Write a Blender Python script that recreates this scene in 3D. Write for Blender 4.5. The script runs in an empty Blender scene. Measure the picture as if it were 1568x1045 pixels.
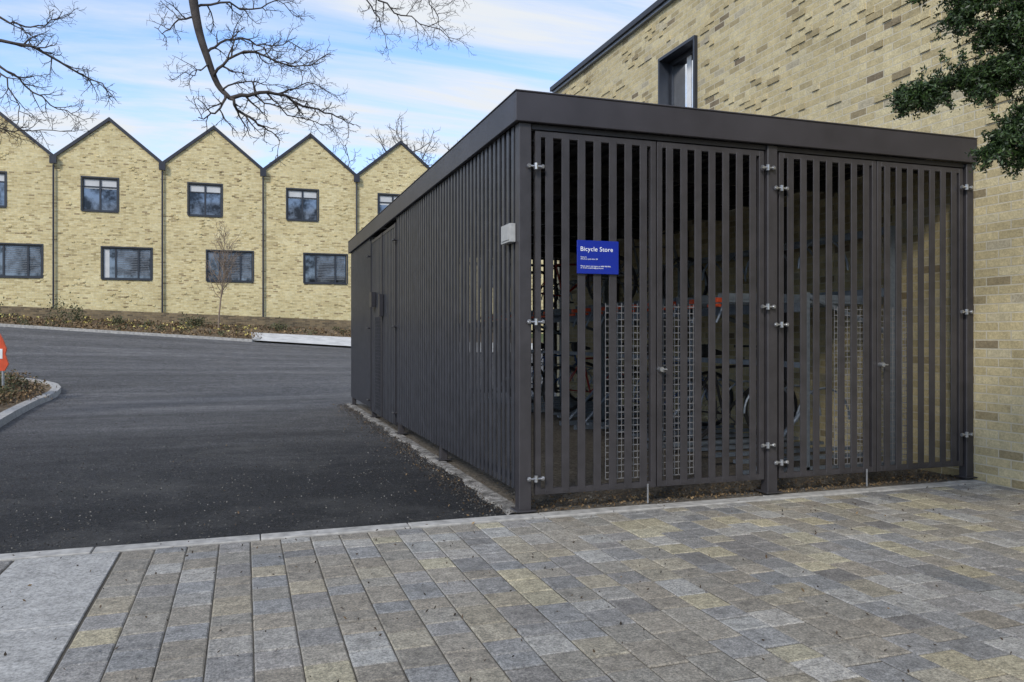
import bpy, math, random
import numpy as np
from mathutils import Vector, Matrix, Quaternion
R = math.radians
random.seed(7); np.random.seed(7)
scene = bpy.context.scene
scene.view_settings.view_transform = 'Standard'
scene.view_settings.look = 'None'
scene.view_settings.exposure = 0

# ------------------------------------------------------------------ helpers
def link(o, parent=None):
    scene.collection.objects.link(o)
    if parent: o.parent = parent
    return o
def empty(name, loc=(0,0,0)):
    o = bpy.data.objects.new(name, None); o.empty_display_size = .2
    return link(o)

class MB:
    def __init__(s): s.v=[]; s.f=[]; s.m=[]
    def face(s, pts, m=0):
        b=len(s.v); s.v.extend([tuple(p) for p in pts]); s.f.append(tuple(range(b,b+len(pts)))); s.m.append(m)
    def box(s,x0,x1,y0,y1,z0,z1,m=0):
        b=len(s.v)
        s.v += [(x0,y0,z0),(x1,y0,z0),(x1,y1,z0),(x0,y1,z0),(x0,y0,z1),(x1,y0,z1),(x1,y1,z1),(x0,y1,z1)]
        for q in ((0,3,2,1),(4,5,6,7),(0,1,5,4),(1,2,6,5),(2,3,7,6),(3,0,4,7)):
            s.f.append(tuple(b+i for i in q)); s.m.append(m)
    def hexa(s,c,m=0):
        b=len(s.v); s.v+= [tuple(p) for p in c]
        for q in ((0,3,2,1),(4,5,6,7),(0,1,5,4),(1,2,6,5),(2,3,7,6),(3,0,4,7)):
            s.f.append(tuple(b+i for i in q)); s.m.append(m)
    def limb(s, pts, rad, n=6, m=0, cap=True):
        pts=[Vector(p) for p in pts]
        k=len(pts); b=len(s.v)
        t=(pts[1]-pts[0]).normalized()
        a=t.orthogonal().normalized()
        for i,p in enumerate(pts):
            if i==0: tt=(pts[1]-pts[0])
            elif i==k-1: tt=pts[-1]-pts[-2]
            else: tt=pts[i+1]-pts[i-1]
            tt=tt.normalized()
            a=(a-tt*a.dot(tt))
            a = a.normalized() if a.length>1e-6 else tt.orthogonal().normalized()
            c=tt.cross(a)
            r=rad[i] if hasattr(rad,'__len__') else rad
            for j in range(n):
                w=2*math.pi*j/n
                q=p+(a*math.cos(w)+c*math.sin(w))*r
                s.v.append((q.x,q.y,q.z))
        for i in range(k-1):
            for j in range(n):
                j2=(j+1)%n
                s.f.append((b+i*n+j,b+i*n+j2,b+(i+1)*n+j2,b+(i+1)*n+j)); s.m.append(m)
        if cap:
            s.f.append(tuple(b+j for j in reversed(range(n)))); s.m.append(m)
            s.f.append(tuple(b+(k-1)*n+j for j in range(n))); s.m.append(m)
    def tube(s,p,q,r,n=8,m=0): s.limb([p,q],[r,r],n,m)
    def ring(s,c,R_,r,axis='x',n=24,k=6,m=0,a0=0,a1=2*math.pi):
        pts=[]
        for i in range(n+1):
            w=a0+(a1-a0)*i/n
            u,v=R_*math.cos(w),R_*math.sin(w)
            pts.append({'x':(c[0],c[1]+u,c[2]+v),'y':(c[0]+u,c[1],c[2]+v),'z':(c[0]+u,c[1]+v,c[2])}[axis])
        s.limb(pts,r,k,m)
    def build(s,name,mats,parent=None,smooth=False,bevel=0):
        me=bpy.data.meshes.new(name); me.from_pydata(s.v,[],s.f)
        for mm in mats: me.materials.append(mm)
        me.polygons.foreach_set('material_index',s.m)
        if smooth: me.polygons.foreach_set('use_smooth',[True]*len(s.f))
        me.update()
        o=bpy.data.objects.new(name,me); link(o,parent)
        if bevel:
            b=o.modifiers.new('b','BEVEL'); b.width=bevel; b.segments=1; b.limit_method='ANGLE'
        return o

# ------------------------------------------------------------------ materials
def mat(name):
    m=bpy.data.materials.new(name); m.use_nodes=True
    nt=m.node_tree; return m,nt,nt.nodes['Principled BSDF']
def N(nt,t,**k):
    n=nt.nodes.new(t)
    for a,b in k.items(): setattr(n,a,b)
    return n
def L(nt,a,b): nt.links.new(a,b)
def ramp(nt,fac,stops,interp='LINEAR'):
    r=N(nt,'ShaderNodeValToRGB'); r.color_ramp.interpolation=interp
    e=r.color_ramp.elements
    while len(e)<len(stops): e.new(0.5)
    for i,(p,c) in enumerate(stops):
        e[i].position=p; e[i].color=(*c,1) if len(c)==3 else c
    L(nt,fac,r.inputs[0]); return r.outputs[0]
def noise(nt,vec,scale,detail=4,rough=.55):
    n=N(nt,'ShaderNodeTexNoise'); n.inputs['Scale'].default_value=scale
    n.inputs['Detail'].default_value=detail; n.inputs['Roughness'].default_value=rough
    if vec: L(nt,vec,n.inputs['Vector'])
    return n.outputs[0]
def mixc(nt,fac,a,b,mode='MIX'):
    x=N(nt,'ShaderNodeMix'); x.data_type='RGBA'; x.blend_type=mode
    for s,val in ((x.inputs[0],fac),(x.inputs[6],a),(x.inputs[7],b)):
        if isinstance(val,(int,float)): s.default_value=val
        elif isinstance(val,tuple): s.default_value=(*val,1)
        else: L(nt,val,s)
    return x.outputs[2]
def math_(nt,op,a,b=0):
    x=N(nt,'ShaderNodeMath',operation=op)
    for s,val in ((x.inputs[0],a),(x.inputs[1],b)):
        if isinstance(val,(int,float)): s.default_value=val
        else: L(nt,val,s)
    return x.outputs[0]
def bump(nt,bs,h,strength=.5,dist=.01):
    b=N(nt,'ShaderNodeBump'); b.inputs['Strength'].default_value=strength; b.inputs['Distance'].default_value=dist
    L(nt,h,b.inputs['Height']); L(nt,b.outputs[0],bs.inputs['Normal'])
def pos(nt): return N(nt,'ShaderNodeNewGeometry').outputs['Position']

def simple(name,c,rough=.6,metal=0,var=.15,scale=20,bmp=0,spec=.5):
    m,nt,bs=mat(name); p=pos(nt)
    n=noise(nt,p,scale)
    lo=tuple(x*(1-var) for x in c); hi=tuple(min(1,x*(1+var)) for x in c)
    L(nt,ramp(nt,n,[(.3,lo),(.7,hi)]),bs.inputs['Base Color'])
    bs.inputs['Roughness'].default_value=rough; bs.inputs['Metallic'].default_value=metal
    bs.inputs['Specular IOR Level'].default_value=spec
    if bmp: bump(nt,bs,n,bmp,.01)
    return m

def brick(name,axis,tints,mortar,rough=.85,bs_=1.0):
    m,nt,bs=mat(name); p=pos(nt)
    s=N(nt,'ShaderNodeSeparateXYZ'); L(nt,p,s.inputs[0])
    c=N(nt,'ShaderNodeCombineXYZ'); L(nt,s.outputs[axis],c.inputs[0]); L(nt,s.outputs[2],c.inputs[1])
    b=N(nt,'ShaderNodeTexBrick'); L(nt,c.outputs[0],b.inputs['Vector'])
    b.inputs['Color1'].default_value=(0,0,0,1); b.inputs['Color2'].default_value=(1,1,1,1); b.inputs['Mortar'].default_value=(.5,.5,.5,1)
    b.inputs['Scale'].default_value=1; b.inputs['Mortar Size'].default_value=.0060; b.inputs['Mortar Smooth'].default_value=.2
    b.inputs['Brick Width'].default_value=.225; b.inputs['Row Height'].default_value=.075
    col=ramp(nt,b.outputs['Color'],tints)
    n2=noise(nt,p,60,4,.7); n3=noise(nt,p,.7,3); n4=noise(nt,p,9,3)
    col=mixc(nt,.75,col,ramp(nt,n2,[(.25,(.5,.5,.5)),(.7,(1.15,1.15,1.15))]),'MULTIPLY')
    col=mixc(nt,.7,col,ramp(nt,n4,[(.3,(.76,.76,.76)),(.65,(1.1,1.1,1.1))]),'MULTIPLY')
    col=mixc(nt,b.outputs['Fac'],col,mortar)
    col=mixc(nt,.7,col,ramp(nt,n3,[(.3,(.84,.83,.80)),(.7,(1.08,1.08,1.08))]),'MULTIPLY')
    L(nt,col,bs.inputs['Base Color']); bs.inputs['Roughness'].default_value=rough
    h=math_(nt,'SUBTRACT',math_(nt,'MULTIPLY',b.outputs['Color'],.25),b.outputs['Fac'])
    h=math_(nt,'ADD',h,math_(nt,'MULTIPLY',n2,.8))
    bump(nt,bs,h,.7*bs_,.010)
    return m
buff=[(0,(.20,.155,.10)),(.05,(.37,.30,.165)),(.14,(.49,.405,.225)),(.5,(.60,.50,.285)),(.9,(.65,.56,.34)),(1,(.43,.38,.28))]
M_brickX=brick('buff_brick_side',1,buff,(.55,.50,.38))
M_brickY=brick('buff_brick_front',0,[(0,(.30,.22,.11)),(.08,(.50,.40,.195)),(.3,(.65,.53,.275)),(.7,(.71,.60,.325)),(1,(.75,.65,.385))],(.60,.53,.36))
M_brickDark=brick('brown_brick',0,[(0,(.10,.075,.045)),(.5,(.19,.14,.08)),(1,(.27,.20,.11))],(.20,.17,.12))

M_metal=simple('dark_powder_coat',(.028,.027,.032),.42,.15,.15,6)
M_metal2=simple('dark_powder_coat_fascia',(.038,.035,.041),.42,.1,.2,3)
M_slat=simple('slat_powder_coat',(.044,.041,.045),.42,.15,.2,7)
M_side=simple('side_slat_powder_coat',(.043,.045,.054),.36,.2,.25,7)
M_galv=simple('galvanised_steel',(.42,.43,.45),.35,.8,.2,30)
M_rim=simple('wheel_rim',(.07,.07,.08),.4,.4,.2,30)
M_rack=simple('rack_steel',(.20,.235,.28),.45,.4,.2,30)
M_wire=simple('weld_mesh_wire',(.24,.24,.25),.4,.3,.1,30)
M_lockplate=simple('light_grey_plate',(.38,.38,.37),.5,.1,.1,30)
M_orange=simple('orange_plastic',(.55,.07,.02),.45,0,.15,10)
M_red=simple('red_paint',(.30,.03,.02),.3,0,.1,10)
M_bluep=simple('blue_paint',(.03,.07,.18),.3,0,.1,10)
M_white=simple('white_paint',(.7,.7,.7),.5,0,.08,10)
M_greyp=simple('grey_paint',(.10,.105,.11),.4,0,.1,10)
M_rubber=simple('tyre_rubber',(.02,.02,.02),.8,0,.2,30)
M_black=simple('black_trim',(.015,.015,.016),.5,0,.2,10)
M_sign=simple('sign_blue',(.003,.020,.27),.35,0,.05,10)
M_signw=simple('sign_white',(.8,.82,.85),.5,0,.02,10)
M_frame=simple('window_frame_grey',(.024,.028,.038),.4,.1,.1,10)
M_roof=simple('roof_tile_dark',(.05,.05,.055),.7,0,.25,5)
M_coping=simple('coping_dark',(.024,.026,.036),.45,.2,.15,5)
M_alu=simple('light_flashing',(.22,.24,.28),.4,.5,.1,5)
M_blind=simple('window_blind',(.50,.51,.52),.8,0,.08,3)
M_concrete=simple('concrete_kerb',(.34,.33,.31),.85,0,.3,14,.3)
M_bark=simple('bark_dark',(.055,.046,.042),.9,0,.4,15,.3)
M_bark2=simple('bark_grey',(.08,.068,.058),.9,0,.3,8)
M_bark3=simple('bark_young',(.20,.15,.11),.9,0,.3,8)
M_bslat=simple('blind_slats',(.13,.14,.16),.7)

def glass(name,base,met,rough,sc=1.3,dark=.25,b=.08):
    m,nt,bs=mat(name); p=pos(nt)
    n=noise(nt,p,sc,5,.65)
    L(nt,ramp(nt,n,[(.40,tuple(x*dark for x in base)),(.60,base)]),bs.inputs['Base Color'])  # noise blotches in the colour imitate reflected trees and bright patches
    bs.inputs['Metallic'].default_value=met; bs.inputs['Roughness'].default_value=rough
    if b: bump(nt,bs,noise(nt,p,.9,1),b,.05)
    return m
M_glass=glass('window_glass',(.19,.22,.27),.75,.05,1.8,.15)
M_glassB=glass('window_glass_bright',(.95,.97,1.0),1.0,.02,1.2,.75,0)

def asphalt():
    m,nt,bs=mat('asphalt'); p=pos(nt)
    s=N(nt,'ShaderNodeSeparateXYZ'); L(nt,p,s.inputs[0])
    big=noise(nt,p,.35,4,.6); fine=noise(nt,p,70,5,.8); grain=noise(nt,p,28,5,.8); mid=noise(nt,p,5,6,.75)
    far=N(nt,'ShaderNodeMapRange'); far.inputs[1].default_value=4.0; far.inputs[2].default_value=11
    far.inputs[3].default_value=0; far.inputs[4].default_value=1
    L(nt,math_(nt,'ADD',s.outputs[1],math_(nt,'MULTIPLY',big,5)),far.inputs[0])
    base=mixc(nt,far.outputs[0],(.0185,.0185,.020),(.095,.094,.097))  # near asphalt fresher and darker; far lightening paints in grazing-angle reflection
    cx=N(nt,'ShaderNodeMapping'); cx.inputs['Scale'].default_value=(.16,1.1,1); cx.inputs['Rotation'].default_value=(0,0,R(8)); L(nt,p,cx.inputs[0])
    st=noise(nt,cx.outputs[0],.8,5,.6)
    col=mixc(nt,1,base,ramp(nt,fine,[(.36,(.25,.25,.25)),(.50,(1,1,1)),(.62,(2.6,2.6,2.6))]),'MULTIPLY')
    col=mixc(nt,1,col,ramp(nt,grain,[(.38,(.45,.45,.45)),(.50,(.9,.9,.9)),(.62,(2.0,1.98,1.92))]),'MULTIPLY')
    col=mixc(nt,1,col,ramp(nt,st,[(.3,(.60,.60,.60)),(.5,(1,1,1)),(.7,(1.65,1.63,1.6))]),'MULTIPLY')
    col=mixc(nt,1,col,ramp(nt,mid,[(.3,(.6,.6,.6)),(.7,(1.4,1.4,1.4))]),'MULTIPLY')
    du=ramp(nt,noise(nt,p,.9,6,.7),[(.50,(0,0,0)),(.66,(1,1,1))])
    col=mixc(nt,math_(nt,'MULTIPLY',du,.30),col,(.17,.165,.155))
    v=N(nt,'ShaderNodeTexVoronoi'); v.inputs['Scale'].default_value=20; L(nt,p,v.inputs['Vector'])
    chip=ramp(nt,v.outputs['Distance'],[(.12,(1,1,1)),(.20,(0,0,0))])
    sel=ramp(nt,noise(nt,p,3,2),[(.50,(0,0,0)),(.60,(1,1,1))])
    col=mixc(nt,math_(nt,'MULTIPLY',math_(nt,'MULTIPLY',chip,sel),.6),col,(.2,.18,.14))
    L(nt,col,bs.inputs['Base Color'])
    bs.inputs['Roughness'].default_value=.74; bs.inputs['Specular IOR Level'].default_value=.35
    bump(nt,bs,math_(nt,'ADD',fine,math_(nt,'MULTIPLY',grain,1.2)),1,.025)
    return m
M_asphalt=asphalt()

def ground_mat(name,c1,c2,scale,b=.6,lo=.3,hi=.7):
    m,nt,bs=mat(name); p=pos(nt)
    n=noise(nt,p,scale,8,.8); n2=noise(nt,p,scale*.12,3)
    col=ramp(nt,n,[(lo,c1),(hi,c2)])
    col=mixc(nt,.6,col,ramp(nt,n2,[(.3,(.6,.6,.6)),(.7,(1.2,1.2,1.2))]),'MULTIPLY')
    L(nt,col,bs.inputs['Base Color']); bs.inputs['Roughness'].default_value=.95
    bump(nt,bs,n,b,.03); return m
M_grass=ground_mat('grass_ground',(.03,.045,.015),(.09,.11,.04),6)
M_soil=ground_mat('soil_mulch',(.05,.034,.02),(.26,.19,.11),14)
M_gravel=ground_mat('gravel_floor',(.04,.034,.026),(.24,.205,.16),26,1,.38,.62)
M_haunch=ground_mat('concrete_haunching',(.05,.045,.038),(.40,.38,.35),12,.9,.40,.60)
M_joint=ground_mat('jointing_sand',(.045,.040,.032),(.12,.105,.08),60)
M_slab=ground_mat('concrete_slab',(.21,.21,.20),(.50,.49,.47),60,.4,.38,.6)
M_path=ground_mat('pale_paving',(.5,.5,.48),(.62,.61,.6),20,.1)

def paver_mat():
    m,nt,bs=mat('paving_block'); p=pos(nt)
    a=N(nt,'ShaderNodeVertexColor'); a.layer_name='col'
    f=noise(nt,p,110,5,.8); mid=noise(nt,p,17,5,.7); big=noise(nt,p,.8,3)
    col=mixc(nt,1,a.outputs[0],ramp(nt,f,[(.36,(.42,.42,.42)),(.5,(1,1,1)),(.64,(1.65,1.62,1.55))]),'MULTIPLY')
    col=mixc(nt,1,col,ramp(nt,mid,[(.3,(.62,.62,.62)),(.5,(1,1,1)),(.7,(1.3,1.3,1.3))]),'MULTIPLY')
    col=mixc(nt,1,col,ramp(nt,big,[(.3,(.84,.84,.84)),(.7,(1.12,1.12,1.12))]),'MULTIPLY')
    st=ramp(nt,noise(nt,p,5,6,.75),[(.56,(0,0,0)),(.70,(1,1,1))])
    col=mixc(nt,math_(nt,'MULTIPLY',st,.45),col,(.12,.108,.09))
    L(nt,col,bs.inputs['Base Color']); bs.inputs['Roughness'].default_value=.72
    bump(nt,bs,math_(nt,'ADD',f,mid),.9,.008)
    return m
M_paver=paver_mat()

def leaf_mat(name,c1,c2,rough=.5):
    m,nt,bs=mat(name)
    oi=N(nt,'ShaderNodeNewGeometry')
    c=ramp(nt,oi.outputs['Random Per Island'],[(0,c1),(.75,tuple((a+b)/2 for a,b in zip(c1,c2))),(1,c2)])
    L(nt,c,bs.inputs['Base Color']); bs.inputs['Roughness'].default_value=rough
    return m
M_yew=leaf_mat('yew_needles',(.008,.022,.006),(.055,.10,.020))
M_shrub=leaf_mat('shrub_leaves',(.03,.036,.014),(.13,.13,.05),.7)
M_dry=leaf_mat('dry_leaves',(.06,.035,.018),(.28,.19,.09),.8)
M_dark=leaf_mat('dark_debris',(.02,.015,.01),(.09,.06,.035),.8)
M_grit=leaf_mat('stone_grit',(.025,.025,.025),(.20,.19,.17),.8)
M_yel=leaf_mat('daffodil_petals',(.40,.32,.08),(.5,.45,.16),.7)

# ------------------------------------------------------------------ ground
def zk(x): return min(2.2,max(.45,1.0-.067*(x+1.5)))
def zb(x): return min(2.9,max(1.6,2.12-.036*(x+.98)))
def g(x,y):
    if y<=12: return 0.0
    if y<=28: return zk(x)*((y-12)/16)**1.35
    if y<=33: return zk(x)+(zb(x)-.5-zk(x))*(y-28)/5
    return zb(x)-.45 if y<35.5 else zb(x)-.05
def sheet(name,xs,ys,dz,mt,par=None,fn=g):
    mb=MB(); v=[(x,y,fn(x,y)+dz) for y in ys for x in xs]; n=len(xs)
    mb.v=v
    for j in range(len(ys)-1):
        for i in range(n-1):
            mb.f.append((j*n+i,j*n+i+1,(j+1)*n+i+1,(j+1)*n+i)); mb.m.append(0)
    return mb.build(name,[mt],par,True)
def lin(a,b,n): return [a+(b-a)*i/n for i in range(n+1)]
sheet('ground',[-600,-200,-60]+lin(-40,20,40)+[60,200,600],[-400,-60,-20,-10,0]+lin(8,36,56)+[60,200,900],-.03,M_grass)
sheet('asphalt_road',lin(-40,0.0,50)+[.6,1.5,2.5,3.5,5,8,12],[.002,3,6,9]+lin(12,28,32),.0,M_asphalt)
mb=MB(); mb.face([(.02,.0,.006),(4.1,.0,.006),(4.1,9.3,.006),(.02,9.3,.006)]); mb.build('gravel_floor',[M_gravel])
sheet('planting_bed_soil',lin(-40,12,52),lin(28.02,33,6),.05,M_soil)
sheet('pale_footpath',lin(-1.5,12,14),lin(28.0,30.5,5),.075,M_path)
sheet('footway_behind_wall',lin(-40,12,10),[33.2,34,35.3],.12,M_grass,None,lambda x,y:zb(x)-.14)

# ---- paving
mb=MB(); cols=[]
mb.face([(-9,-10,-.0015),(4.1,-10,-.0015),(4.1,-.001,-.0015),(-9,-.001,-.0015)]); mb.build('paving_bed',[M_joint])
mb=MB()
brown=(.272,.250,.212); grey=(.258,.252,.243); buffc=(.385,.348,.25); lg=(.345,.335,.312); dk=(.205,.201,.195); tan=(.32,.29,.228)
def pick(x,y):
    r=random.random(); rt=max(0,min(1,(x+1.5)/3))
    pr=[(brown,.44-.20*rt),(grey,.28),(tan,.14),(lg,.07+.08*rt),(buffc,.02+.11*rt),(dk,.05+.03*rt)]
    tot=sum(p for _,p in pr); r*=tot
    for c,p in pr:
        r-=p
        if r<=0: break
    k=random.uniform(.89,1.12); k2=random.uniform(-.008,.008)
    return (c[0]*k+k2,c[1]*k,c[2]*k-k2)
def paver(x0,x1,y0,y1,c):
    j=.0022; ch=.006; z=.004+random.uniform(-.0012,.0018); tx=random.uniform(-.0010,.0010); ty=random.uniform(-.0012,.0012)
    x0+=j+random.uniform(0,.0015);x1-=j;y0+=j+random.uniform(0,.002);y1-=j
    b=len(mb.v)
    mb.v+=[(x0,y0,-.008),(x1,y0,-.008),(x1,y1,-.008),(x0,y1,-.008),
           (x0,y0,z-.004),(x1,y0,z-.004),(x1,y1,z-.004),(x0,y1,z-.004),
           (x0+ch,y0+ch,z-tx-ty),(x1-ch,y0+ch,z+tx-ty),(x1-ch,y1-ch,z+tx+ty),(x0+ch,y1-ch,z-tx+ty)]
    fs=[(8,9,10,11)]+[(4+i,4+(i+1)%4,8+(i+1)%4,8+i) for i in range(4)]+[(i,(i+1)%4,4+(i+1)%4,4+i) for i in range(4)]
    for q in fs:
        mb.f.append(tuple(b+i for i in q)); mb.m.append(0); cols.append(c)
x=-2.445; w=.1735
while x<4.05:
    y1=-.135; first=True
    while y1>-9.5:
        l=random.choice([.14,.19,.19,.24]); 
        if first: l*=random.uniform(.5,1); first=False
        paver(x,min(x+w,4.09),y1-l,y1,pick(x,y1)); y1-=l
    x+=w
x=-2.985
while x>-7:
    y1=-.135
    while y1>-8:
        l=random.choice([.18,.24,.30]); c=pick(-2,y1); paver(x-.187,x,y1-l,y1,tuple(k*.75 for k in c)); y1-=l
    x-=.187
o=mb.build('block_paving',[M_paver])
ca=o.data.color_attributes.new('col','FLOAT_COLOR','CORNER')
arr=[]
for p,c in zip(o.data.polygons,cols):
    arr+= [c[0],c[1],c[2],1]*p.loop_total
ca.data.foreach_set('color',arr)
mb=MB(); y=-.135
while y>-9:
    mb.box(-2.975,-2.455,y-1.195,y,-.02,.006); y-=1.2
mb.build('concrete_slab_strip',[M_slab],bevel=.004)
mb=MB(); x=-9
while x<4.1:
    mb.box(x,min(x+.908,4.1),-.128,-.002,-.05,.012+random.uniform(-.001,.002)); x+=.914
mb.build('edging_kerb',[M_concrete],bevel=.005)
mb=MB(); ys=lin(.02,9.4,150); prev=None
for i,y in enumerate(ys):
    wv=.055+.025*math.sin(y*3.1)+.02*math.sin(y*11+1)+random.uniform(-.012,.012)
    cur=[(-.0-wv,y,.004),(-.0-wv*.8,y,.016+random.uniform(0,.006)),(-.02,y,.024+random.uniform(-.004,.006)),(.06,y,.022)]
    if prev:
        for a in range(3): mb.face([prev[a],prev[a+1],cur[a+1],cur[a]][::-1])
    prev=cur
mb.build('concrete_haunching',[M_haunch])
def kerb(name,pts,w,h,mt):
    mb=MB()
    for i in range(len(pts)-1):
        a=Vector(pts[i]);b=Vector(pts[i+1]); 
        def off(k):
            p0=Vector(pts[max(0,k-1)]);p1=Vector(pts[min(len(pts)-1,k+1)])
            d=(p1-p0).normalized(); return Vector((-d.y,d.x))*w
        A=a+off(i);B=b+off(i+1)
        za,zbb=g(a.x,a.y),g(b.x,b.y)
        mb.hexa([(a.x,a.y,za-.1),(b.x,b.y,zbb-.1),(B.x,B.y,zbb-.1),(A.x,A.y,za-.1),(a.x,a.y,za+h),(b.x,b.y,zbb+h),(B.x,B.y,zbb+h),(A.x,A.y,za+h)])
    return mb.build(name,[mt],bevel=.0)
kerb('road_kerb',[(x,27.98) for x in lin(-40,-1.5,40)]+[(-1.2,28.3),(-1.1,29)],.15,.11,M_concrete)
isl=[(-4.6,4),(-4.75,5.5),(-4.9,7.2),(-5.05,8.6),(-5.18,10),(-5.26,11),(-5.3,12),(-5.33,12.8),(-5.42,13.6),(-5.62,14.3),(-5.95,14.9),(-6.4,15.4),(-7.0,15.8),(-8,16.1),(-10,16.3),(-16,16.5)]
kerb('island_kerb',isl,.16,.11,M_concrete)
mb=MB()
for (x0,y0),(x1,y1) in zip(isl[:-1],isl[1:]):
    for k in range(6):
        a=k/6;b=(k+1)/6
        P=lambda x,y,t:((x-.1)*(1-t)-16.5*t, y, g(x*(1-t)-16*t,y)+.075+.12*min(1,t*3))
        mb.face([P(x0,y0,a),P(x1,y1,a),P(x1,y1,b),P(x0,y0,b)])
mb.build('island_soil',[M_soil])

def leaf_mesh(name,centers,size,mt,parent=None,up=0.0,aspect=.5):
    c=np.array(centers); n=len(c)
    a=np.random.normal(size=(n,3)); a[:,2]+=up; a/=np.linalg.norm(a,axis=1)[:,None]
    b=np.cross(a,np.random.normal(size=(n,3))); b/=np.linalg.norm(b,axis=1)[:,None]
    s=(np.random.uniform(.6,1.3,size=(n,1))*size)
    a=a*s*.5; b=b*s*.5*aspect
    v=np.stack([c-a,c+b,c+a,c-b],axis=1).reshape(-1,3)
    me=bpy.data.meshes.new(name); me.from_pydata(v.tolist(),[],[(4*i,4*i+1,4*i+2,4*i+3) for i in range(n)])
    me.materials.append(mt); me.update()
    o=bpy.data.objects.new(name,me); return link(o,parent)
def clump(cx,cy,cz,r,h,n):
    p=np.random.normal(size=(n,3))*[r*.5,r*.5,h*.33]+[cx,cy,cz+h*.45]
    p[:,2]=np.maximum(p[:,2],cz); return p
pts=[]
for (cx,cy,r,h) in [(-9.0,31.8,.5,.9),(-8.4,31.9,.35,.7),(-4.1,31.8,.35,.5),(-3.7,32.0,.3,.4),(-6.7,31,.25,.35),(-.3,31.6,.3,.4),(-11.5,31.5,.5,.8)]:
    pts.append(clump(cx,cy,g(cx,cy)+.03,r,h,260))
for _ in range(80):
    cx=random.uniform(-14,-1.3) if random.random()<.8 else random.uniform(-1,4); cy=random.uniform(28.3,32.8) if cx<-1.5 else random.uniform(30.7,32.8)
    pts.append(clump(cx,cy,g(cx,cy)+.03,.22,.20,24))
leaf_mesh('bed_planting',np.vstack(pts),.10,M_shrub,up=1.2)
pts=[]
for _ in range(420):
    cx=random.uniform(-14,-1.3) if random.random()<.85 else random.uniform(-1.3,4); cy=random.uniform(28.3 if cx<-1.3 else 30.6,32.8)
    pts.append(clump(cx,cy,g(cx,cy)+.04,.4,.12,16))
leaf_mesh('bed_leaf_litter',np.vstack(pts),.12,M_dry,up=0)
pts=[]
for _ in range(50):
    cx=random.uniform(-12,-1.3); cy=random.uniform(28.4,31.5); pts.append(clump(cx,cy,g(cx,cy)+.20,.15,.12,4))
leaf_mesh('daffodils',np.vstack(pts),.08,M_yel,up=0,aspect=.9)
pts=[]
for _ in range(300):
    cy=random.uniform(5,15.5); cx=-5.6-abs(random.gauss(0,1.2))-(max(0,cy-12)*.35)
    pts.append(clump(cx,cy,g(cx,cy)+.12,.25,.22,45))
leaf_mesh('island_planting',np.vstack(pts),.05,M_shrub,up=.8)
pts=[]
for _ in range(300):
    cy=random.uniform(5,15.5); cx=-5.5-abs(random.gauss(0,1.0))-(max(0,cy-12)*.35)
    pts.append(clump(cx,cy,g(cx,cy)+.12,.3,.18,32))
leaf_mesh('island_leaf_litter',np.vstack(pts),.06,M_dry)
pts=[]
for _ in range(600):
    pts.append((random.uniform(-3,4),random.uniform(-4.5,0),.012))
for _ in range(600):
    pts.append((random.uniform(-6,0),random.uniform(.1,12),.008))
for _ in range(2200):
    pts.append((random.gauss(-.12,.09),random.uniform(0,9.3),.02))
for _ in range(350):
    y=random.uniform(5,15); pts.append((-5.05+random.gauss(.15,.18),y,g(-5,y)+.012))
leaf_mesh('leaf_debris',pts,.018,M_dark,up=0)
pts=[]
for _ in range(260):
    pts.append((random.gauss(-.12,.2),random.uniform(0,9.3),.018))
for _ in range(1400):
    pts.append((random.uniform(.1,4.05),abs(random.gauss(0,.25))+.02,.02))
for _ in range(120): pts.append((random.uniform(-3,4),random.uniform(-4,9),.012))
leaf_mesh('dry_leaf_debris',pts,.024,M_dry,up=0)
pts=[]
for _ in range(6500):
    y=.05+abs(random.gauss(0,3.2)); pts.append((random.uniform(-7,-.02),min(y,11.8),.003))
for _ in range(2600):
    pts.append((random.gauss(-.11,.08),random.uniform(0,9.3),.016))
for _ in range(2600):
    pts.append((random.uniform(.1,4.05),abs(random.gauss(0,.5))+.02,.012))
leaf_mesh('loose_grit',pts,.012,M_grit,up=0,aspect=.8)

# ------------------------------------------------------------------ walls with holes
def holes_wall(mb,P,u0,u1,z0,z1,holes,m=0):
    us=sorted(set([u0,u1]+[h[0] for h in holes]+[h[1] for h in holes])); zs=sorted(set([z0,z1]+[h[2] for h in holes]+[h[3] for h in holes]))
    for i in range(len(us)-1):
        for j in range(len(zs)-1):
            cu=(us[i]+us[i+1])/2; cz=(zs[j]+zs[j+1])/2
            if any(h[0]<cu<h[1] and h[2]<cz<h[3] for h in holes): continue
            mb.face([P(us[i],zs[j],0),P(us[i+1],zs[j],0),P(us[i+1],zs[j+1],0),P(us[i],zs[j+1],0)],m)
    for h in holes:
        D=.14
        c=[(h[0],h[2]),(h[1],h[2]),(h[1],h[3]),(h[0],h[3])]
        for k in range(4):
            a=c[k];b=c[(k+1)%4]
            mb.face([P(a[0],a[1],0),P(a[0],a[1],D),P(b[0],b[1],D),P(b[0],b[1],0)],m)

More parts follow.
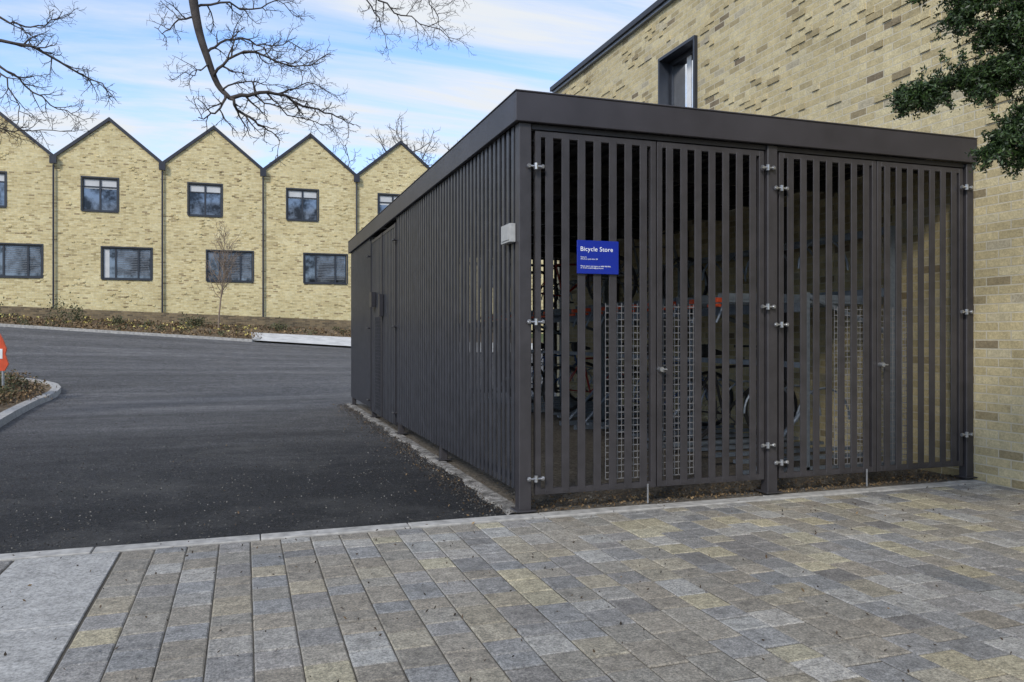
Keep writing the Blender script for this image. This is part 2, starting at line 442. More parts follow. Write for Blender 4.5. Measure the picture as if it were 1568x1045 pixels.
# ------------------------------------------------------------------ terrace of houses
YF=35.3; W=4.5; X0=-9.92
VAL=9.25; PEAK=11.13
def house(k):
    xa=X0+k*W; xb=xa+W; par=empty('brick_house')
    mb=MB(); P=lambda u,z,d:(u,YF+d,z)
    hs=[(xa+1.13,xa+2.60,6.97,8.48),(xa+1.95,xa+4.02,3.87,5.31)]
    holes_wall(mb,P,xa,xb,1.2,VAL,hs)
    xm=(xa+xb)/2
    mb.face([(xa,YF,VAL),(xb,YF,VAL),(xm,YF,PEAK)])
    for row in range(int(2.4/.075),int(11/.075)):
        offs=.1125 if row%2==0 else 0
        z=row*.075
        for b in range(int((xa+offs)/.225)-1,int((xb+offs)/.225)+2):
            ux=b*.225-offs
            if ux<xa+.1 or ux+.225>xb-.1: continue
            ph=math.sin(ux*2.1+z*1.3+k)*math.sin(z*2.7-ux*.9)
            if random.random()>(.08 if ph>.1 else .015): continue
            if any(h[0]-.05<ux+.2 and ux<h[1]+.05 and h[2]-.1<z<h[3]+.05 for h in hs): continue
            if z>VAL-.1:
                lim=(PEAK-z)/(PEAK-VAL)*W/2-.35
                if abs(ux+.11-xm)>lim: continue
            mb.box(ux+.006,ux+.112,YF-.030,YF+.01,z+.006,z+.069)
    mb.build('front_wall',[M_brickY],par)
    mb=MB()
    for s in (0,1):
        xe=xa if s==0 else xb
        mb.face([(xe,YF+.05,VAL),(xm,YF+.05,PEAK),(xm,YF+9,PEAK),(xe,YF+9,VAL)])
    mb.build('roof',[M_roof],par)
    mb=MB(); t=.17
    for s in (0,1):
        xe=(xa if s==0 else xb); q=[]
        for (yy) in (YF-.09,YF+.14):
            q.append([(xe,yy,VAL+.0),(xm,yy,PEAK+.0),(xm,yy,PEAK+t),(xe,yy,VAL+t)])
        f,bk=q
        mb.hexa([f[0],f[1],bk[1],bk[0],f[3],f[2],bk[2],bk[3]])
    mb.box(xa-.14,xa+.14,YF-.25,YF-.1,VAL-.26,VAL+.08)
    mb.tube((xa,YF-.12,VAL-.3),(xa,YF-.12,zb(xa)-.1),.042,8)
    mb.build('verge_and_downpipe',[M_coping],par)
    fr=MB(); gl=MB(); bl=MB()
    for n,(a,b,c,d) in enumerate(hs):
        y0=YF+.06;y1=YF+.13; w=.06
        fr.box(a,b,y0,y1,c,c+w);fr.box(a,b,y0,y1,d-w,d);fr.box(a,a+w,y0+.002,y1,c+w,d-w);fr.box(b-w,b,y0+.002,y1,c+w,d-w)
        fr.box(a-.02,b+.02,YF-.05,YF+.055,c-.05,c)
        fr.box(a-.06,a-.002,YF-.02,YF+.05,c,d); fr.box(b+.002,b+.06,YF-.02,YF+.05,c,d); fr.box(a-.06,b+.06,YF-.021,YF+.05,d+.002,d+.06)
        muls=[.5] if n==0 else [.27,.73]
        for mm in muls:
            u=a+(b-a)*mm; fr.box(u-.04,u+.04,y0+.004,y1,c+w,d-w)
        if n==0: fr.box(a+w,b-w,y0+.008,y1-.01,d-.42,d-.37)
        gl.face([(a,YF+.115,c),(b,YF+.115,c),(b,YF+.115,d),(a,YF+.115,d)])
        if n==0 and random.random()<.9:
            hh=random.uniform(.22,.36)*(d-c)
            bl.face([(a+w,YF+.108,d-hh),(b-w,YF+.108,d-hh),(b-w,YF+.108,d-w),(a+w,YF+.108,d-w)])
        elif n==1 and random.random()<.5:
            u0=a+w; u1=a+(b-a)*random.choice([.14,.20,.1])
            bl.face([(u0,YF+.108,c+w),(u1,YF+.108,c+w),(u1,YF+.108,d-w),(u0,YF+.108,d-w)])
        if n==1:
            for q in range(15):
                zz=d-.12-q*.08
                if zz<c+.1: break
                bl.face([(a+(b-a)*.3,YF+.107,zz),(b-.1,YF+.107,zz),(b-.1,YF+.107,zz+.03),(a+(b-a)*.3,YF+.107,zz+.03)],1)
    fr.build('window_frames',[M_frame],par); gl.build('window_glass',[M_glass],par)
    if bl.f: bl.build('window_blinds',[M_blind,M_bslat],par)
for k in range(-4,6): house(k)
mb=MB()
for x0,x1 in zip(lin(-40,12,26)[:-1],lin(-40,12,26)[1:]):
    a,b=zb(x0),zb(x1)
    mb.hexa([(x0,33,a-.8),(x1,33,b-.8),(x1,33.22,b-.8),(x0,33.22,a-.8),(x0,33,a),(x1,33,b),(x1,33.22,b),(x0,33.22,a)])
mb.build('low_brick_wall',[M_brickDark])

# ------------------------------------------------------------------ flat roofed building at right
XB=4.11; par=empty('flat_roofed_brick_building')
mb=MB(); P=lambda u,z,d:(XB+d,-u,z)
yF=9.54; yN=-12
win=(-5.36,-4.35,3.0,5.36)
holes_wall(mb,P,-yF,-yN,-.3,6.08,[win])
BR=6.08
for row in range(38,80):
    z=row*.075; offs=.1125 if row%2==0 else 0
    for b in range(int(-3/.225),int(9.5/.225)):
        y=b*.225-offs
        if y+.225>yF-.1: continue
        if y+.225>4.3 and y<5.42 and 2.9<z<5.42: continue
        cell=(math.floor((y+.3)/1.35)+math.floor((z-.2)/1.05))%2
        if random.random()>(.42 if cell else .02): continue
        mb.box(XB-.015,XB+.01,y+.006,y+(.219 if random.random()<.3 else .112),z+.006,z+.069)
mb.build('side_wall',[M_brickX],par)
mb=MB()
mb.face([(XB,yF,-.3),(14,yF,-.3),(14,yF,BR),(XB,yF,BR)][::-1]); mb.face([(XB,yN,-.3),(14,yN,-.3),(14,yN,BR),(XB,yN,BR)])
mb.build('end_walls',[M_brickY],par)
mb=MB()
mb.box(XB-.06,XB+.3,yN,yF+.06,BR,BR+.045,0); mb.box(XB-.10,XB+.3,yN,yF+.10,BR+.047,BR+.13,1)
mb.box(XB+.3,14,yN,yF,BR-.1,BR+.04,1)
mb.build('parapet_coping',[M_alu,M_coping],par)
mb=MB()
a,b,c,d=4.35,5.36,3.0,5.36
mb.box(XB-.05,XB+.20,a,a+.04,c,d); mb.box(XB-.05,XB+.20,b-.04,b,c,d); mb.box(XB-.052,XB+.20,a+.002,b-.002,d-.04,d+.002); mb.box(XB-.05,XB+.2,a,b,c-.05,c)
mb.box(XB+.13,XB+.168,a+.04,a+.09,c,d-.04);mb.box(XB+.13,XB+.168,b-.09,b-.04,c,d-.04);mb.box(XB+.128,XB+.166,a+.09,b-.09,d-.10,d-.04)
mb.build('window_surround',[M_frame],par)
mb=MB(); mb.face([(XB+.17,a,c),(XB+.17,b,c),(XB+.17,b,d),(XB+.17,a,d)][::-1]); mb.build('window_glass',[M_glassB],par)
mb=MB(); mb.face([(XB+.166,4.78,c),(XB+.166,4.90,c),(XB+.166,4.90,d-.1),(XB+.166,4.78,d-.1)][::-1]); mb.build('curtain',[M_white],par)

# ------------------------------------------------------------------ bicycle store
BS=empty('bicycle_store'); LEN=9.08
mb=MB()
def post(x0,x1,y0,y1,z1=2.7,foot=True):
    mb.box(x0,x1,y0,y1,.0,z1)
    if foot: mb.box(x0-.03,x1+.03,y0-.03,y1+.03,.026,.036)
post(0,.09,0,.09); post(2.02,2.11,0,.09); post(4.02,4.10,0,.08)
for y in (2.37,4.56,6.71,8.99): post(.02,.09,y,y+.08)
for y in (2.37,4.56,6.71,8.99): post(4.02,4.09,y,y+.07)
post(2.02,2.10,8.99,9.07)
mb.build('posts',[M_slat],BS,bevel=.006)
mb=MB()
for y0,y1 in ((.09,2.37),(2.45,4.56),(4.64,6.71),(6.79,8.99)):
    for z in (.20,1.30,2.56):
        mb.box(.025,.065,y0,y1,z,z+.045)
for x0,x1 in ((.09,2.02),(2.10,4.02)):
    for z in (.20,1.30,2.56): mb.box(x0,x1,9.01,9.05,z,z+.045)
mb.box(.1,4.02,.02,.07,2.665,2.70)
mb.build('rails',[M_metal],BS)
mb=MB()
y=.125
while y<LEN-.05:
    gate=4.6<y<6.72
    mb.box(.0,.016,y,y+.050,.165 if not gate else .12,2.70 if not gate else 2.62); y+=.108
mb.build('side_slats',[M_side],BS,bevel=.002)
mb=MB(); x=.13
while x<4.0:
    mb.box(x,x+.06,9.055,9.07,.165,2.70); x+=.11
mb.build('end_slats',[M_slat],BS)
mb=MB()
for yy in (4.66,5.66,5.72,6.66): mb.box(-.012,.024,yy-.02,yy+.02,.13,2.64)
mb.box(-.004,.022,4.68,5.64,2.60,2.64);mb.box(-.004,.022,5.74,6.64,2.60,2.64)
mb.build('side_gate_frame',[M_metal],BS)
mb=MB()
for z in (2.42,1.35,.28):
    for yy in (4.58,6.72):
        mb.tube((-.04,yy-.03,z),(-.04,yy+.09,z),.012); mb.tube((-.04,yy+.02,z),(.02,yy+.02,z),.012)
mb.box(-.07,-.01,6.2,6.36,1.65,1.86); mb.box(-.06,-.01,5.55,5.66,1.5,1.8)
mb.build('side_gate_ironmongery',[M_metal],BS)
mb=MB()
ox=-.035; oy=-.035; 
mb.box(ox,4.10,oy,oy+.03,2.70,2.90)
mb.box(ox,ox+.03,oy+.03,9.15,2.70,2.90)
mb.box(ox+.03,4.10,9.12,9.15,2.70,2.90)
mb.box(ox-.006,4.10,oy-.006,oy+.05,2.90,2.912); mb.box(ox-.006,ox+.05,oy+.05,9.156,2.90,2.912)
mb.build('roof_fascia',[M_metal2],BS,bevel=.004)
mb=MB()
mb.box(0,4.10,0,9.12,2.84,2.86)
y=.5
while y<9: mb.box(.0,4.08,y,y+.06,2.72,2.838); y+=1.05
x=.1
while x<4.05: mb.box(x,x+.04,.03,9.1,2.80,2.839); x+=.18
mb.build('roof_deck',[M_metal],BS)
def leaf(x0,x1,n,name):
    mb=MB(); z0,z1=.13,2.655; y0,y1=.018,.058; w=.042
    mb.box(x0,x0+w,y0,y1,z0,z1);mb.box(x1-w,x1,y0,y1,z0,z1)
    mb.box(x0+w,x1-w,y0,y1,z0,z0+w);mb.box(x0+w,x1-w,y0,y1,z1-w,z1)
    sp=(x1-x0-2*w-.0)/(n)
    for i in range(n):
        xc=x0+w+sp*(i+.5)
        mb.box(xc-.029,xc+.029,y0-.006+.003,y0+.010,z0+.012,z1-.03)
    mb.build(name,[M_slat],BS,bevel=.002)
leaf(.125,1.065,7,'gate_leaf_1'); leaf(1.075,2.0,7,'gate_leaf_2'); leaf(2.14,3.08,7,'gate_leaf_3'); leaf(3.09,4.0,7,'gate_leaf_4')
def wiremesh(x0,x1,name):
    mb=MB(); x=x0
    while x<=x1: mb.box(x-.0022,x+.0022,.062,.065,.2,1.47); x+=.032
    z=.2
    while z<=1.48: mb.box(x0,x1,.0652,.069,z-.0035,z+.0035); z+=.048
    mb.build(name,[M_wire],BS)
wiremesh(.68,1.055,'mesh_panel_1'); wiremesh(1.085,1.44,'mesh_panel_2'); wiremesh(2.70,3.07,'mesh_panel_3'); wiremesh(3.10,3.46,'mesh_panel_4')
mb=MB(); z=.2
while z<1.5: mb.box(-.006,-.001,5.74,6.3,z-.004,z+.004); z+=.05
yy=5.74
while yy<6.3: mb.box(-.011,-.006,yy-.003,yy+.003,.2,1.5); yy+=.05
mb.build('mesh_panel_5',[M_side],BS)
mb=MB()
def hinge(x,z,s):
    mb.tube((x-.05*s,-.022,z),(x+.07*s,-.022,z),.007,8)
    mb.tube((x+.015*s,-.022,z-.022),(x+.015*s,-.022,z+.022),.014,8)
    mb.tube((x-.045*s,-.022,z),(x-.028*s,-.022,z),.016,6)
    mb.tube((x+.055*s,-.022,z),(x+.072*s,-.022,z),.015,6)
    mb.tube((x+.015*s,-.03,z),(x+.015*s,.03,z),.006,6)
for z in (2.40,1.33,.25): hinge(.10,z,1)
for z in (2.52,1.457,.397): hinge(2.02,z,-1)
for z in (2.37,1.32,.26): hinge(2.115,z,1)
for z in (2.49,1.437,.40): hinge(4.01,z,-1)
for x,z in ((1.09,.99),(3.11,1.0)):
    mb.tube((x,-.03,z),(x,.02,z),.018,12); mb.tube((x,-.036,z),(x+.035,-.036,z),.006)
for x in (.99,2.97): mb.tube((x,.005,.02),(x,.005,.16),.007)
mb.build('hinges_and_locks',[M_galv],BS,smooth=False)
mb=MB(); mb.box(-.045,-.002,.07,.27,1.885,2.015); mb.box(-.05,-.045,.09,.25,1.90,2.0)
mb.build('key_switch_box',[M_lockplate],BS,bevel=.004)
SG=empty('bicycle_store_sign')
mb=MB(); mb.box(.432,.752,-.004,.0125,1.672,1.908); mb.build('board',[M_sign],SG,bevel=.002)
def text(body,x,z,size,name):
    cu=bpy.data.curves.new(name,'FONT'); cu.body=body; cu.size=size; cu.extrude=.0006; cu.space_character=1.06
    o=bpy.data.objects.new(name,cu); link(o); o.location=(x,-.0055,z); o.rotation_euler=(R(90),0,0)
    bpy.context.view_layer.update()
    me=bpy.data.meshes.new_from_object(o); bpy.data.objects.remove(o)
    o2=bpy.data.objects.new(name,me); me.materials.append(M_signw); o2.location=(x,-.0055,z); o2.rotation_euler=(R(90),0,0); link(o2,SG)
text('Bicycle Store',.452,1.832,.045,'title_text')
text('Store A\nAll of us cycle here 24',.455,1.785,.0135,'small_text_1')
text('Please report any issues to 0000 000 000\nor email: enquiries@cyclestore',.455,1.722,.013,'small_text_2')

# ------------------------------------------------------------------ racks & bikes
def rack(y0,y1):
    par=empty('two_tier_bicycle_rack'); mb=MB()
    for yy in (y0,(y0+y1)/2,y1):
        mb.box(3.85,3.92,yy-.035,yy+.035,0.01,2.25); mb.box(2.9,2.96,yy-.03,yy+.03,.01,1.62); mb.box(2.3,3.95,yy-.03,yy+.03,.012,.07)
        mb.tube((2.93,yy,1.6),(3.9,yy,1.25),.025); mb.tube((2.4,yy,.05),(2.93,yy,.6),.02)
    mb.box(2.9,2.96,y0,y1,1.45,1.53); mb.box(3.84,3.9,y0,y1,1.6,1.68); mb.box(3.86,3.9,y0,y1,2.18,2.25); mb.box(2.88,2.92,y0,y1,.95,1.0)
    hd=MB()
    y=y0+.2
    while y<y1:
        mb.box(2.2,3.95,y-.045,y+.045,1.52+.012,1.56); mb.box(2.2,3.95,y-.05,y-.04,1.56,1.61); mb.box(2.2,3.95,y+.04,y+.05,1.56,1.61)
        mb.box(2.35,3.95,y-.04,y+.04,.10,.13)
        mb.ring((3.3,y,1.85),.28,.012,'y',14,5,0,0,math.pi); mb.ring((3.3,y,.45),.3,.012,'y',14,5,0,0,math.pi)
        mb.tube((2.25,y,1.56),(2.15,y,1.35),.012)
        hd.tube((2.13,y-.09,1.50),(2.13,y+.09,1.50),.015,8); hd.box(2.14,2.2,y-.03,y+.03,1.53,1.57)
        y+=.40
    mb.build('frame',[M_rack],par); hd.build('handles',[M_orange],par)
rack(.7,4.4); rack(4.9,8.7)
def bicycle(x,y,z,mt,flip=1,lean=0):
    o=empty('bicycle'); 
    mb=MB(); A=lambda u,w,h:(u*flip,w,h)
    mb.ring((0,0,.34),.33,.018,'y',28,6,0); mb.ring((1.02*flip,0,.34),.33,.018,'y',28,6,0)
    for c in (0,1.02*flip):
        mb.ring((c,0,.34),.305,.008,'y',24,4,2)
        for k in range(14):
            w=2*math.pi*k/14; mb.limb([(c,0.02*(-1)**k,.34),(c+.305*math.cos(w),0,.34+.305*math.sin(w))],.0015,3,2)
        mb.tube((c,-.04,.34),(c,.04,.34),.02,8,2)
    bb=A(.42,0,.29); st=A(.30,0,.78); ht=A(.86,0,.80); hb=A(.90,0,.66)
    for p,q,r in ((bb,st,.016),(st,ht,.015),(bb,hb,.019),(ht,hb,.019)): mb.tube(p,q,r,8,1)
    for s in (-.05,.05):
        mb.tube(A(0,s,.34),bb,.009,6,1); mb.tube(A(0,s,.34),st,.008,6,1); mb.tube(A(1.02,s,.34),hb,.011,6,1)
    mb.tube(st,A(.275,0,.93),.012,8,2); mb.tube(ht,A(.84,0,.97),.014,8,2)
    mb.tube(A(.86,-.28,1.0),A(.86,.28,1.0),.012,8,0); mb.tube(A(.86,0,.97),A(.86,0,1.0),.014)
    mb.tube(A(.84,-.29,1.0),A(.76,-.29,1.0),.016);mb.tube(A(.84,.29,1.0),A(.76,.29,1.0),.016)
    mb.limb([A(.14,0,.95),A(.22,0,.955),A(.34,0,.94),A(.42,0,.93)],[.06,.07,.03,.015],8,0)
    mb.ring(bb,.09,.006,'y',16,4,2); mb.tube((bb[0],-.07,bb[2]),(bb[0]+.12*flip,-.07,bb[2]-.1),.009,6,2); mb.tube((bb[0],.07,bb[2]),(bb[0]-.12*flip,.07,bb[2]+.1),.009,6,2)
    mb.box(bb[0]+.08*flip-.04,bb[0]+.08*flip+.04,-.15,-.07,bb[2]-.11,bb[2]-.09)
    mb.build('frame_and_wheels',[M_rubber,mt,M_rim],o)
    o.location=(x,y,z); o.rotation_euler=(R(lean),0,0)
for (x,y,z,mt) in ((2.6,2.1,.12,M_black),(2.5,3.7,1.56,M_greyp),(2.6,3.3,.12,M_bluep),(2.6,5.5,.12,M_red),(2.5,6.3,1.56,M_red),(2.6,7.1,.12,M_bluep)):
    bicycle(x,y,z,mt)

# ------------------------------------------------------------------ orange barrier at left edge on island
BA=empty('orange_barrier'); mb=MB()
bx,by=-5.89,11.5; bz=g(bx,by)+.1
mb.limb([(bx-1.9,by,bz+.0),(bx-1.9,by,bz+.5)],.02,8,1)
mb.limb([(bx-.06,by,bz),(bx-.06,by,bz+.55),(bx-.10,by,bz+.62),(bx-1.85,by,bz+.62),(bx-1.9,by,bz+.55)],.022,8,1)
prof=[(-.03,.5),(.03,.62),(-.02,.8),(.0,.9),(-.06,1.08),(-.12,1.2),(-.3,1.26),(-1.6,1.26),(-1.85,1.1),(-1.9,.5)]
for s in (-.03,.03):
    mb.face([(bx+a,by+s,bz+b) for a,b in (prof if s>0 else prof[::-1])],0)
for i in range(len(prof)):
    a=prof[i];b=prof[(i+1)%len(prof)]
    mb.face([(bx+a[0],by-.03,bz+a[1]),(bx+b[0],by-.03,bz+b[1]),(bx+b[0],by+.03,bz+b[1]),(bx+a[0],by+.03,bz+a[1])],0)
mb.box(bx-1.8,bx-.06,by-.036,by-.031,bz+.72,bz+.9,2)
mb.build('panel',[M_orange,M_galv,M_white],BA)

# ------------------------------------------------------------------ bare trees
def path(p,d,length,n,wander,grav):
    pts=[Vector(p)]; d=Vector(d).normalized()
    for i in range(n):
        d=(d+Vector((random.gauss(0,wander),random.gauss(0,wander),random.gauss(0,wander)+grav))).normalized()
        pts.append(pts[-1]+d*length/n)
    return pts
def spawn(mb,pts,r0,r1,level,every,clen,flat=.5,nsides=5,up=.03,start=.1):
    k=len(pts); rad=[r0+(r1-r0)*(i/(k-1))**.8 for i in range(k)]
    mb.limb(pts,rad,nsides if level>1 else 3,0,level>2)
    if level<=0: return
    tot=sum((pts[i+1]-pts[i]).length for i in range(k-1)); s=tot*start+every*random.random()
    side=1
    while s<=tot:
        a=0
        for i in range(k-1):
            l=(pts[i+1]-pts[i]).length
            if a+l>=s or i==k-2: break
            a+=l
        t=min(1,(s-a)/l); p=pts[i].lerp(pts[i+1],t); d=(pts[i+1]-pts[i]).normalized()
        rr=(rad[i]*(1-t)+rad[i+1]*t)
        ax=Vector((random.gauss(0,flat),1*side,random.gauss(0,flat))).normalized(); side=-side if random.random()<.8 else side
        d2=Quaternion(ax,R(random.uniform(30,75)))@d
        L_=clen*random.uniform(.45,1.15)*(1-.45*s/tot)
        q=path(p,d2,L_,5,.22,up)
        spawn(mb,q,min(rr*.65,r0*.6)+.0008,max(.0016,r1*.7),level-1,every*.62,clen*.48,flat,nsides,up)
        s+=every*random.uniform(.6,1.4)
    return
def smooth(pts,n=4):
    out=[]; P=[Vector(p) for p in pts]; P=[P[0]*2-P[1]]+P+[P[-1]*2-P[-2]]
    for i in range(1,len(P)-2):
        for j in range(n):
            t=j/n
            out.append(.5*((2*P[i])+(P[i+1]-P[i-1])*t+(2*P[i-1]-5*P[i]+4*P[i+1]-P[i+2])*t*t+(3*P[i]-P[i-1]-3*P[i+1]+P[i+2])*t**3))
    out.append(P[-2]); return out
T=empty('bare_deciduous_tree')
mb=MB()
trunk=smooth([(-8.6,5.2,-.1),(-8.5,5.2,1.5),(-8.55,5.1,3.2),(-8.4,5.0,5.0),(-8.2,5,6.8),(-8.3,5.1,8.5),(-8,5,10)])
mb.limb(trunk,[.36-.011*i for i in range(len(trunk))],10)
def bp(u,v,dy=0): return (-4.35+.0064*u+1.5e-6*u*u, 5+dy, 1.232+(515-v)*(.00724+1.95e-6*u))
A_=smooth([(-8.3,5,6.6),(-6.5,5.1,7.4),(-4.6,5,7.6),(-3.2,5,7.1),(-2.55,5,6.2),bp(285,-40),bp(292,10),bp(300,52),bp(312,90),bp(328,130,.05),bp(347,153)])
nA=len(A_)-1
mb.limb(A_,[.060*(1-i/nA)**.9+.026 for i in range(nA+1)],8)
B_=smooth([(-8.2,5,7.0),(-5.5,4.8,8.2),(-2.5,4.9,8.2),(-.6,5,7.3),bp(560,-120),bp(540,-30)])
mb.limb(B_,[.12-.10*i/(len(B_)-1) for i in range(len(B_))],7)
B2=smooth([(-.9,5,7.5),(.2,5.1,6.9),bp(650,-60)]); mb.limb(B2,[.05-.035*i/(len(B2)-1) for i in range(len(B2))],6)
C_=smooth([(-8.45,5,5.0),(-7.0,5,5.6),(-5.8,5,5.3),bp(-90,40),bp(-10,62)]); mb.limb(C_,[.11-.09*i/(len(C_)-1) for i in range(len(C_))],7)
C2=smooth([(-5.8,5,5.3),bp(-110,60,.1),bp(-10,92,.1)]); mb.limb(C2,[.05-.034*i/(len(C2)-1) for i in range(len(C2))],6)
C3=smooth([(-8.45,5,5.3),(-6.5,5.2,6.0),bp(-80,-40,.2),bp(-10,15,.2)]); mb.limb(C3,[.09-.075*i/(len(C3)-1) for i in range(len(C3))],7)
brs=[
 ([(347,153,0),(390,146,-.05),(430,150,.02),(470,165,.1),(505,172,.12),(532,186,.15)],.026,.006),
 ([(347,153,0),(362,168,.05),(385,185,.1),(405,195,.15),(425,212,.2)],.024,.005),
 ([(340,148,0),(333,165,-.05),(318,182,-.1),(300,187,-.15)],.020,.006),
 ([(322,118,0),(345,97,-.1),(385,92,-.2),(430,108,-.2),(470,112,-.25),(498,95,-.3)],.021,.004),
 ([(310,85,0),(330,62,.15),(362,50,.25),(400,62,.3),(440,55,.3),(478,72,.35)],.018,.004),
 ([(296,30,0),(270,30,.1),(248,42,.2),(228,30,.3)],.014,.004),
 ([(294,15,0),(330,5,.1),(380,12,.1),(420,-5,.2),(455,15,.3)],.017,.004),
 ([(316,100,0),(300,118,-.1),(282,122,-.2),(262,132,-.2)],.010,.003),
 ([(425,150,0),(445,132,.1),(480,128,.1),(515,148,.1)],.012,.003),
 ([(400,62,.3),(420,85,.3),(455,88,.2),(490,120,.2)],.010,.003),
 ([(385,148,0),(410,165,-.1),(450,185,-.1),(490,196,-.1),(520,200,-.1)],.012,.003),
 ([(335,140,0),(365,125,.1),(400,122,.15),(440,128,.2)],.012,.003),
 ([(-10,62,0),(40,72,.05),(85,92,.05),(125,115,.1),(150,125,.1),(172,152,.1)],.020,.004),
 ([(-10,92,.1),(25,118,.1),(60,148,.1),(95,168,.1),(128,185,.1)],.016,.003),
 ([(-10,92,.1),(12,130,.1),(30,165,.0),(22,205,-.1)],.012,.003),
 ([(-10,15,.2),(30,30,.2),(60,28,.2),(88,8,.2)],.013,.004),
 ([(-60,150,.1),(-20,190,.1),(30,200,.1),(75,195,.1),(110,200,.1)],.011,.003),
 ([(540,-30,0),(565,10,0),(585,40,.1),(592,72,.1)],.012,.003),
 ([(550,-20,0),(590,5,.1),(630,25,.1),(680,42,.1),(716,62,.1)],.014,.003),
 ([(650,-60,0),(655,-10,0),(668,25,0),(690,50,.1)],.012,.003),
 ([(700,-80,0),(705,-20,0),(690,5,0)],.010,.003)]
for pp,r0,r1 in brs:
    P_=smooth([bp(*q) for q in pp],3)
    P_=[p+Vector((random.gauss(0,.015),random.gauss(0,.03),random.gauss(0,.015))) if 0<i<len(P_)-1 else p for i,p in enumerate(P_)]
    spawn(mb,P_,r0,r1,3,.10,.45,.55,6,.035)
mb.build('trunk_and_branches',[M_bark],T,True)

def bare_tree(name,x,y,z0,H,r,levels,every,clen,m=M_bark2,spread=(25,60),nb=9,seed=1,start=.3,rmin=.004):
    random.seed(seed); par=empty(name); mb=MB()
    tr=path((x,y,z0-.1),(0,0,1),H*.95,9,.04,.15)
    mb.limb(tr,[r*(1-.9*i/9) for i in range(10)],7)
    for i in range(nb):
        s=start+(1-start)*i/nb; idx=s*9; a=int(idx); p=tr[a].lerp(tr[min(9,a+1)],idx-a)
        az=i*2.4+random.random(); el=R(random.uniform(*spread))
        d=Vector((math.cos(az)*math.cos(el),math.sin(az)*math.cos(el),math.sin(el)))
        q=path(p,d,H*.42*(1.05-.75*s)*random.uniform(.8,1.2),7,.10,.09)
        spawn(mb,q,r*.5*(1-s*.7),rmin,levels,every,clen,1.0,5,.08,.15)
    mb.build('branches',[m],par,True)
bare_tree('young_tree',-2.8,30.0,g(-2.8,30),4.4,.045,2,.18,.6,M_bark3,(45,70),28,3,.35,.009)
bare_tree('background_bare_tree',12.9,62,2,17.3,.28,3,.62,2.6,M_bark2,(10,60),20,5,.25,.028)
bare_tree('background_bare_tree',10.3,64,2,16.4,.28,3,.62,2.6,M_bark2,(10,60),18,8,.25,.028)
bare_tree('background_bare_tree',16.0,60,2,15.0,.25,3,.7,2.6,M_bark2,(15,60),13,11,.25,.025)
bare_tree('background_bare_tree',6.8,66,2,15.3,.25,3,.65,2.6,M_bark2,(10,60),16,14,.25,.028)
random.seed(21)
# ------------------------------------------------------------------ yew at upper right
Y=empty('yew_tree'); mb=MB()
tr=smooth([(3.0,-3.9,-.05),(2.95,-3.8,1.2),(2.9,-3.7,2.4),(3.0,-3.7,3.6),(2.9,-3.8,5.0)]); mb.limb(tr,[.17-.008*i for i in range(len(tr))],9)
needles=[]
def shoot(p,d,length):
    n=5; q=path(p,d,length,n,.16,-.05)
    mb.limb(q,[.0025-.0003*i for i in range(n+1)],3,0,False)
    for i in range(n):
        for s in np.linspace(0,1,6):
            c=q[i].lerp(q[i+1],float(s))
            for _ in range(3):
                needles.append((c.x+random.gauss(0,.009),c.y+random.gauss(0,.009),c.z+random.gauss(0,.007)))
def bough(pts,r0,dens=26,sl=.16):
    P_=smooth(pts,4); mb.limb(P_,[r0*(1-.8*i/(len(P_)-1)) for i in range(len(P_))],6)
    k=len(P_)
    for i in range(k-1):
        f=i/(k-1)
        for _ in range(dens):
            p=P_[i].lerp(P_[i+1],random.random()); d0=(P_[i+1]-P_[i]).normalized()
            d=(d0*.6+Vector((random.gauss(0,.6),random.gauss(0,.6),random.gauss(-.25,.5)))).normalized()
            shoot(p,d,sl*random.uniform(.5,1.3)*(1.15-.55*f))
tk=(2.9,-3.7,2.6)
bough([tk,(2.2,-3.1,2.75),(1.7,-2.65,2.60),(1.35,-2.48,2.44),(1.12,-2.4,2.34),(1.02,-2.36,2.30)],.03,22,.15)
bough([tk,(2.3,-3.0,2.9),(1.8,-2.7,2.95),(1.45,-2.5,2.82),(1.2,-2.42,2.66)],.03,26,.2)
bough([(2.95,-3.7,2.9),(2.3,-3.0,3.2),(1.7,-2.7,3.2),(1.3,-2.5,3.05),(1.0,-2.4,2.76)],.03,20,.16)
bough([tk,(2.2,-3.0,2.55),(1.7,-2.7,2.4),(1.5,-2.55,2.22),(1.33,-2.5,2.06)],.025,28,.15)
bough([tk,(2.2,-3.0,2.6),(1.75,-2.7,2.55),(1.5,-2.6,2.45),(1.3,-2.5,2.35)],.025,26,.19)
bough([tk,(2.2,-3.0,2.75),(1.75,-2.75,2.75),(1.5,-2.6,2.68),(1.32,-2.5,2.58)],.025,30,.21)
bough([tk,(2.2,-3.05,2.5),(1.85,-2.8,2.4),(1.6,-2.65,2.22),(1.46,-2.55,2.04)],.025,28,.17)
bough([(2.9,-3.7,2.2),(2.3,-3.0,2.2),(1.8,-2.75,2.1),(1.54,-2.6,1.93)],.02,20,.14)
bough([(2.95,-3.7,3.4),(2.6,-2.8,3.8),(2.0,-2.2,3.9),(1.4,-2.2,3.6)],.03,14,.25)
mb.build('trunk_and_branches',[M_bark],Y,True)
leaf_mesh('foliage',needles,.021,M_yew,Y,up=0,aspect=.34)

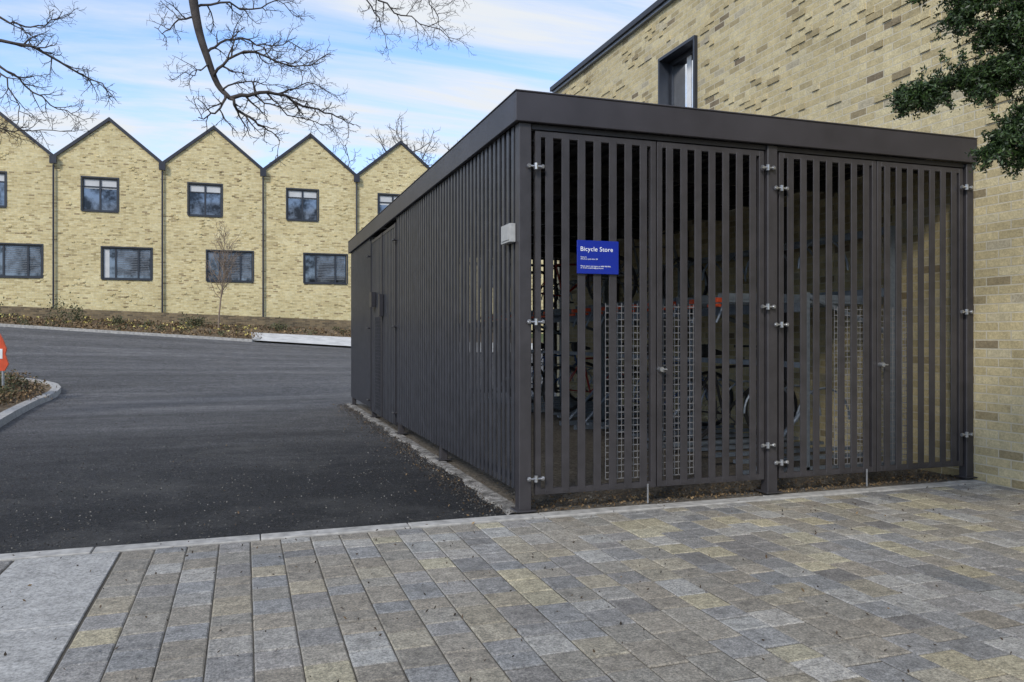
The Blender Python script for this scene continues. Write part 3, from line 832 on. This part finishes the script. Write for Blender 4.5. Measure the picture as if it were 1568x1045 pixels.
# ------------------------------------------------------------------ world & sun
w=bpy.data.worlds.new('World'); scene.world=w; w.use_nodes=True; nt=w.node_tree
bg=nt.nodes['Background']; bg.inputs[1].default_value=.12
sky=N(nt,'ShaderNodeTexSky'); sky.sky_type='NISHITA'; sky.sun_disc=False
sd=Vector((-.58,-.66,.62)).normalized()
sky.sun_elevation=math.asin(sd.z); sky.sun_rotation=math.atan2(sd.x,sd.y)%(2*math.pi)
sky.dust_density=.6; sky.air_density=1.0; sky.ozone_density=1.5
tc=N(nt,'ShaderNodeTexCoord'); s=N(nt,'ShaderNodeSeparateXYZ'); L(nt,tc.outputs['Generated'],s.inputs[0])
zz=math_(nt,'ADD',math_(nt,'MAXIMUM',s.outputs[2],0),.12)
c=N(nt,'ShaderNodeCombineXYZ'); L(nt,math_(nt,'DIVIDE',s.outputs[0],zz),c.inputs[0]); L(nt,math_(nt,'DIVIDE',s.outputs[1],zz),c.inputs[1])
mp=N(nt,'ShaderNodeMapping'); mp.inputs['Rotation'].default_value=(0,0,R(14)); mp.inputs['Scale'].default_value=(.50,1.7,1); L(nt,c.outputs[0],mp.inputs[0])
n=N(nt,'ShaderNodeTexNoise'); n.inputs['Scale'].default_value=1.35; n.inputs['Detail'].default_value=9; n.inputs['Roughness'].default_value=.6; n.inputs['Distortion'].default_value=.5
L(nt,mp.outputs[0],n.inputs['Vector'])
f=ramp(nt,n.outputs[0],[(.38,(.10,.10,.10)),(.49,(.5,.5,.5)),(.60,(1,1,1))])
hz=N(nt,'ShaderNodeMapRange'); hz.inputs[1].default_value=.0; hz.inputs[2].default_value=.36; hz.inputs[3].default_value=.9; hz.inputs[4].default_value=.05; L(nt,s.outputs[2],hz.inputs[0])
f2=math_(nt,'MAXIMUM',f,hz.outputs[0])
blue=mixc(nt,1,sky.outputs[0],(1.6,1.95,2.4),'MULTIPLY')
col=mixc(nt,f2,blue,(6.9,7.25,7.7))
L(nt,col,bg.inputs[0])
sun=bpy.data.lights.new('sun','SUN'); sun.energy=2.7; sun.angle=R(10); sun.color=(1,.94,.85)
so=bpy.data.objects.new('sun',sun); link(so); so.rotation_euler=(-sd).to_track_quat('-Z','Y').to_euler(); so.location=(0,0,30)

cam=bpy.data.cameras.new('camera'); co=bpy.data.objects.new('camera',cam); link(co)
cam.lens=27.8; cam.sensor_width=36; cam.shift_y=-.0048; cam.clip_end=3000; cam.clip_start=.05
co.location=(-1.785,-5.118,1.232); co.rotation_euler=(R(90),0,R(-18.7)); scene.camera=co
